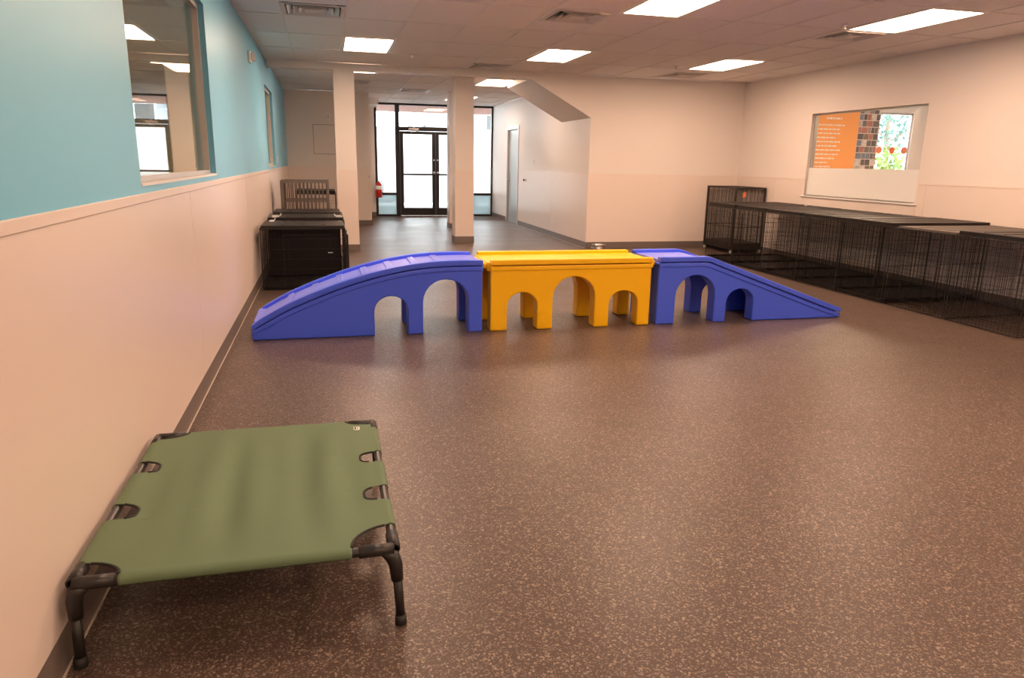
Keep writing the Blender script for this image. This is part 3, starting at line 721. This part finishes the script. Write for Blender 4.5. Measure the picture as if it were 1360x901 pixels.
# ------------------------------------------------------------------ wire crates and cages
def wires(mb, o, u, v, lu, lv, nu, nv, r):
    """nu wires along v spread over lu, nv wires along u spread over lv (square section, open ends)"""
    o, u, v = Vector(o), Vector(u), Vector(v)
    for i in range(nu+1):
        p = o+u*(lu*i/nu); mb.rod(p, p+v*lv, r*(1.6 if i in (0, nu) else 1), 4, cap=False)
    for i in range(nv+1):
        p = o+v*(lv*i/nv); mb.rod(p, p+u*lu, r*(1.6 if i in (0, nv) else 1.15), 4, cap=False)
def wire_crate(label, W, D, Hc, loc, rz, group, tray=True, top=True, sp=.038, door_open=False, r=.0017):
    t = thing('wire_dog_crate', label, 'dog crate', loc, rz, group)
    z0 = .012; h = Hc-z0
    def P(name, o, u, v, lu, lv, n2, rr=r):
        mb = MB(); wires(mb, o, u, v, lu, lv, max(2, round(lu/sp)), n2, rr); return mb.build(name, m_wire, t)
    dw = W*.56; dx = W*.26
    mb = MB(); wires(mb, (0, 0, z0), (1, 0, 0), (0, 0, 1), W, h, round(W/sp), 6, r)
    for x in (dx, dx+dw): mb.rod((x, -.003, z0+.08), (x, -.003, z0+h-.06), .0035, 4)
    for z in (z0+.08, z0+h-.06): mb.rod((dx, -.003, z), (dx+dw, -.003, z), .0035, 4)
    fp = mb.build('front_panel', m_wire, t)
    MB().box(dx+dw-.03, -.014, h*.62, dx+dw+.02, -.006, h*.62+.008).rod((dx+dw-.024, -.010, h*.62+.004), (dx+dw-.024, -.03, h*.62+.004), .003, 5).build('latch', m_ventm if door_open else m_cage, fp)
    if door_open:
        mb = MB(); wires(mb, (W+.012, 0, z0+.03), (0, -1, 0), (0, 0, 1), W*.55, h-.06, round(W*.55/sp), 6, r*1.5)
        mb.rod((W+.012, -W*.55, z0+.03), (W+.012, -W*.55, h), .008, 6).rod((W+.012, 0, z0), (W+.012, 0, h), .006, 6).build('open_door', m_wire, t)
    sp = sp*1.4
    P('rear_panel', (0, D, z0), (1, 0, 0), (0, 0, 1), W, h, 6)
    P('side_panel', (0, 0, z0), (0, 1, 0), (0, 0, 1), D, h, 6, r*.8); P('side_panel', (W, 0, z0), (0, 1, 0), (0, 0, 1), D, h, 6, r*.8)
    P('top_panel', (0, 0, Hc), (1, 0, 0), (0, 1, 0), W, D, max(3, round(D/.12)))
    P('floor_grid', (0, 0, z0), (1, 0, 0), (0, 1, 0), W, D, max(3, round(D/.12)))
    f = MB()
    for (x, y) in ((0, 0), (W, 0), (0, D), (W, D)): f.rod((x, y, z0), (x, y, Hc), .0048, 6)
    for z in (z0, Hc):
        for a, b in (((0, 0), (W, 0)), ((0, D), (W, D)), ((0, 0), (0, D)), ((W, 0), (W, D))): f.rod((*a, z), (*b, z), .0048, 6)
    f.build('corner_rods', m_wire, t)
    if tray: pan(.012, .012, W-.024, D-.024, .03, .020).build('floor_pan', m_tray, t)
    return t
def pan(x, y, w, d, lip, z, th=.005):
    return MB().box(x, y, z, x+w, y+d, z+th).box(x, y, z, x+w, y+th, z+lip).box(x, y+d-th, z, x+w, y+d, z+lip).box(x, y+th, z, x+th, y+d-th, z+lip).box(x+w-th, y+th, z, x+w, y+d-th, z+lip)
def lid_tray(label, W, D, z, loc, rz, group, lip=.035, m=None, tilt=0):
    """plastic pan lying upside down on top of a crate"""
    t = thing('plastic_crate_tray', label, 'tray', (loc[0], loc[1], z), rz, group)
    t.rotation_euler = (tilt, 0, rz)
    th = .006
    MB().box(0, 0, lip-th, W, D, lip).box(0, 0, 0, W, th, lip-th).box(0, D-th, 0, W, D, lip-th).box(0, th, 0, th, D-th, lip-th).box(W-th, th, 0, W, D-th, lip-th).build('pan', m or m_tray, t, bevel=.003, seg=2)
    MB().box(-.012, -.012, 0, W+.012, 0, .006).box(-.012, D, 0, W+.012, D+.012, .006).box(-.012, 0, 0, 0, D, .006).box(W, 0, 0, W+.012, D, .006).build('rim', m or m_tray, t)
    for k in range(1, 4): MB().box(W*k/4-.015, .08, lip, W*k/4+.015, D-.08, lip+.004).build('rib', m or m_tray, t, bevel=.002, seg=1)
    return t
# right wall row: fronts face the room (local -y turned to world -x)
RZ = -PI/2; FX = 6.42; GR = 'black wire crates along the right wall'
row = [(5.47, .77, 'nearest wire crate of the right wall row, at the photo edge', False), (6.26, .76, 'second nearest wire crate on the right, under the dusty tray', False),
       (7.04, .74, 'third wire crate from the right edge, its black pan ends at the second', True), (7.79, .74, 'fourth wire crate from the photo edge along the right wall', True),
       (8.54, .74, 'fifth wire crate from the photo edge along the right wall', True), (9.29, .74, 'sixth wire crate from the photo edge, last but one of the row', True),
       (10.04, .74, 'farthest wire crate of the right row, beside the cage on casters', True)]
for (yf, w, l, tr) in row: wire_crate(l, w, 1.235, .80, (FX, yf, 0), RZ, GR, tray=tr)
TG = 'black trays lying on the right row'
lid_tray('thick black tray on the nearest right crate', .80, 1.20, .806, (6.46, 5.495), RZ, TG, .040)
lid_tray('dusty grey brown tray on the second nearest right crate', .72, 1.20, .806, (6.47, 6.25), RZ, TG, .016, m_trayg)
lid_tray('long black tray on the third right crate, its near edge catching light', .76, 1.24, .806, (6.43, 7.05), RZ, TG, .042)
lid_tray('black tray on the fourth right crate', .72, 1.20, .806, (6.45, 7.81), RZ, TG, .038)
lid_tray('black tray on the fifth right crate', .72, 1.20, .806, (6.44, 8.56), RZ, TG, .040)
lid_tray('black tray on the sixth right crate', .72, 1.18, .806, (6.44, 9.31), RZ, TG, .045)
lid_tray('black tray on the farthest right crate', .72, 1.16, .806, (6.43, 10.06), RZ, TG, .050)
def clip(label, loc, rz=0, s=1):
    t = thing('white_clip', label, 'clip', loc, rz, 'white plastic clips on trays')
    MB().box(-.03*s, -.012*s, 0, .03*s, .012*s, .02*s).build('clip_body', m_clip, t, bevel=.004); MB().tube([(.03*s, 0, .01*s), (.05*s, .0, .02*s), (.055*s, 0, .04*s)], .005*s, 6).build('clip_tongue', m_clip, t)
clip('white clip standing on a tray of the right row', (7.45, 9.13, .851), .4)

# cage on casters in the far corner
def bars(mb, o, u, L, z0, z1, n, r):
    o, u = Vector(o), Vector(u)
    for i in range(n+1):
        p = o+u*(L*i/n); mb.rod((p.x, p.y, z0), (p.x, p.y, z1), r, 6, cap=False)
def bar_cage(label, W, D, z0, z1, loc, m, group, bar_n, bar_r, post, mid, casters=True, solid_base=.10):
    t = thing('bar_dog_cage', label, 'dog cage', loc, 0, group)
    f = MB(); p = post
    for (x, y) in ((0, 0), (W-p, 0), (0, D-p), (W-p, D-p)): f.box(x, y, z0, x+p, y+p, z1)
    for z in (z0, z1-p):
        f.box(p, 0, z, W-p, p, z+p).box(p, D-p, z, W-p, D, z+p).box(0, p, z, p, D-p, z+p).box(W-p, p, z, W, D-p, z+p)
    f.build('frame', m, t)
    for nm, o, u, L in (('front_bars', (p, p/2, 0), (1, 0, 0), W-2*p), ('rear_bars', (p, D-p/2, 0), (1, 0, 0), W-2*p), ('side_bars', (p/2, p, 0), (0, 1, 0), D-2*p), ('side_bars', (W-p/2, p, 0), (0, 1, 0), D-2*p)):
        mb = MB(); n = max(3, round(L/(W-2*p)*bar_n)); bars(mb, o, u, L, z0+p, z1-p, n, bar_r)
        for zz in mid:
            q = Vector(o)+Vector(u)*L; mb.rod((o[0], o[1], zz), (q.x, q.y, zz), bar_r*1.3, 6)
        mb.build(nm, m, t)
    mb = MB()
    for i in range(bar_n+1): x = p+(W-2*p)*i/bar_n; mb.rod((x, p/2, z1-p/2), (x, D-p/2, z1-p/2), bar_r, 6, cap=False)
    mb.build('top_bars', m, t)
    MB().box(p*.5, p*.5, z0+.005, W-p*.5, D-p*.5, z0+solid_base).build('base_tray', m_cagedk, t)
    if casters:
        for (x, y) in ((.02, .02), (W-.02, .02), (.02, D-.02), (W-.02, D-.02)):
            c = MB().box(x-.018, y-.018, z0-.022, x+.018, y+.018, z0).build('caster', m_steel, t)
            MB().lathe([(0, -.014), (.027, -.014), (.027, .014), (0, .014)], (x, y, .028), 14, 'x').build('wheel', m_clip, c, smooth=False)
    return t
c1 = bar_cage('dark barred dog cage on casters in the far right corner', .555, .90, .065, 1.06, (7.10, 10.46, 0), m_cagedk, 'barred dog cages', 18, .0032, .026, (.42, .74))
MB().prism([(.13, .91), (.17, .90), (.19, .93), (.185, .985), (.14, .98)], 'y', -.004, 0).build('orange_tag', m_orange, c1)
c2 = bar_cage('gunmetal barred cage behind the left wire crates', .66, .55, .02, 1.085, (.14, 10.75, 0), m_cage, 'barred dog cages', 11, .0085, .035, (.80,), casters=False, solid_base=.06)
MB().box(-.006, .03, .05, 0.0, .53, 1.07).build('side_plate', m_cage, c2)
# left wall: two wire crates, one more behind the column
GL = 'black wire crates along the left wall'
wire_crate('front wire crate by the aqua wall, its door swung open', .875, .80, .655, (.065, 8.02, 0), 0, GL, True, True, .027, True, .0020)
wire_crate('second wire crate by the aqua wall, behind the front one', .89, 1.55, .66, (.065, 8.98, 0), 0, GL, True, True, .028, False, .0019)
wire_crate('wire crate half hidden behind the left column', .62, .8, .84, (.285, 12.0, 0), 0, GL, True, True, .028)
TL = 'black trays lying on the left crates'
lid_tray('black tray on the front left crate', .86, .62, .661, (.072, 8.03), 0, TL, .03)
lid_tray('black tray with white clips on the second left crate', .87, .62, .666, (.075, 9.02), 0, TL, .035)
lid_tray('farther black tray on the second left crate', .84, .70, .666, (.085, 9.75), 0, TL, .045)
lid_tray('black tray on the crate behind the left column', .60, .76, .846, (.295, 12.02), 0, TL, .05)
for k in range(1):  # pan added as a dark backing so the crate's inside reads black
    t = thing('plastic_crate_tray', 'added black pan standing upright to darken the front left crate', 'tray', (.10, 8.74, .055))
    MB().box(0, 0, 0, .80, .006, .56).box(0, -.03, 0, .80, 0, .006).box(0, -.03, .554, .80, 0, .56).box(0, -.03, .006, .006, 0, .554).box(.794, -.03, .006, .80, 0, .554).build('pan', m_tray, t)
    for j in range(3): MB().box(.2*(j+1)-.012, -.004, .06, .2*(j+1)+.012, 0, .5).build('rib', m_tray, t)
clip('white clip at the wall end of the left tray', (.16, 9.05, .701), .2, 1.25); clip('white clip at the open end of the left tray', (.90, 9.05, .701), 2.8, 1.1)
clip('white clip on the front left tray by the wall', (.15, 8.55, .691), .8)
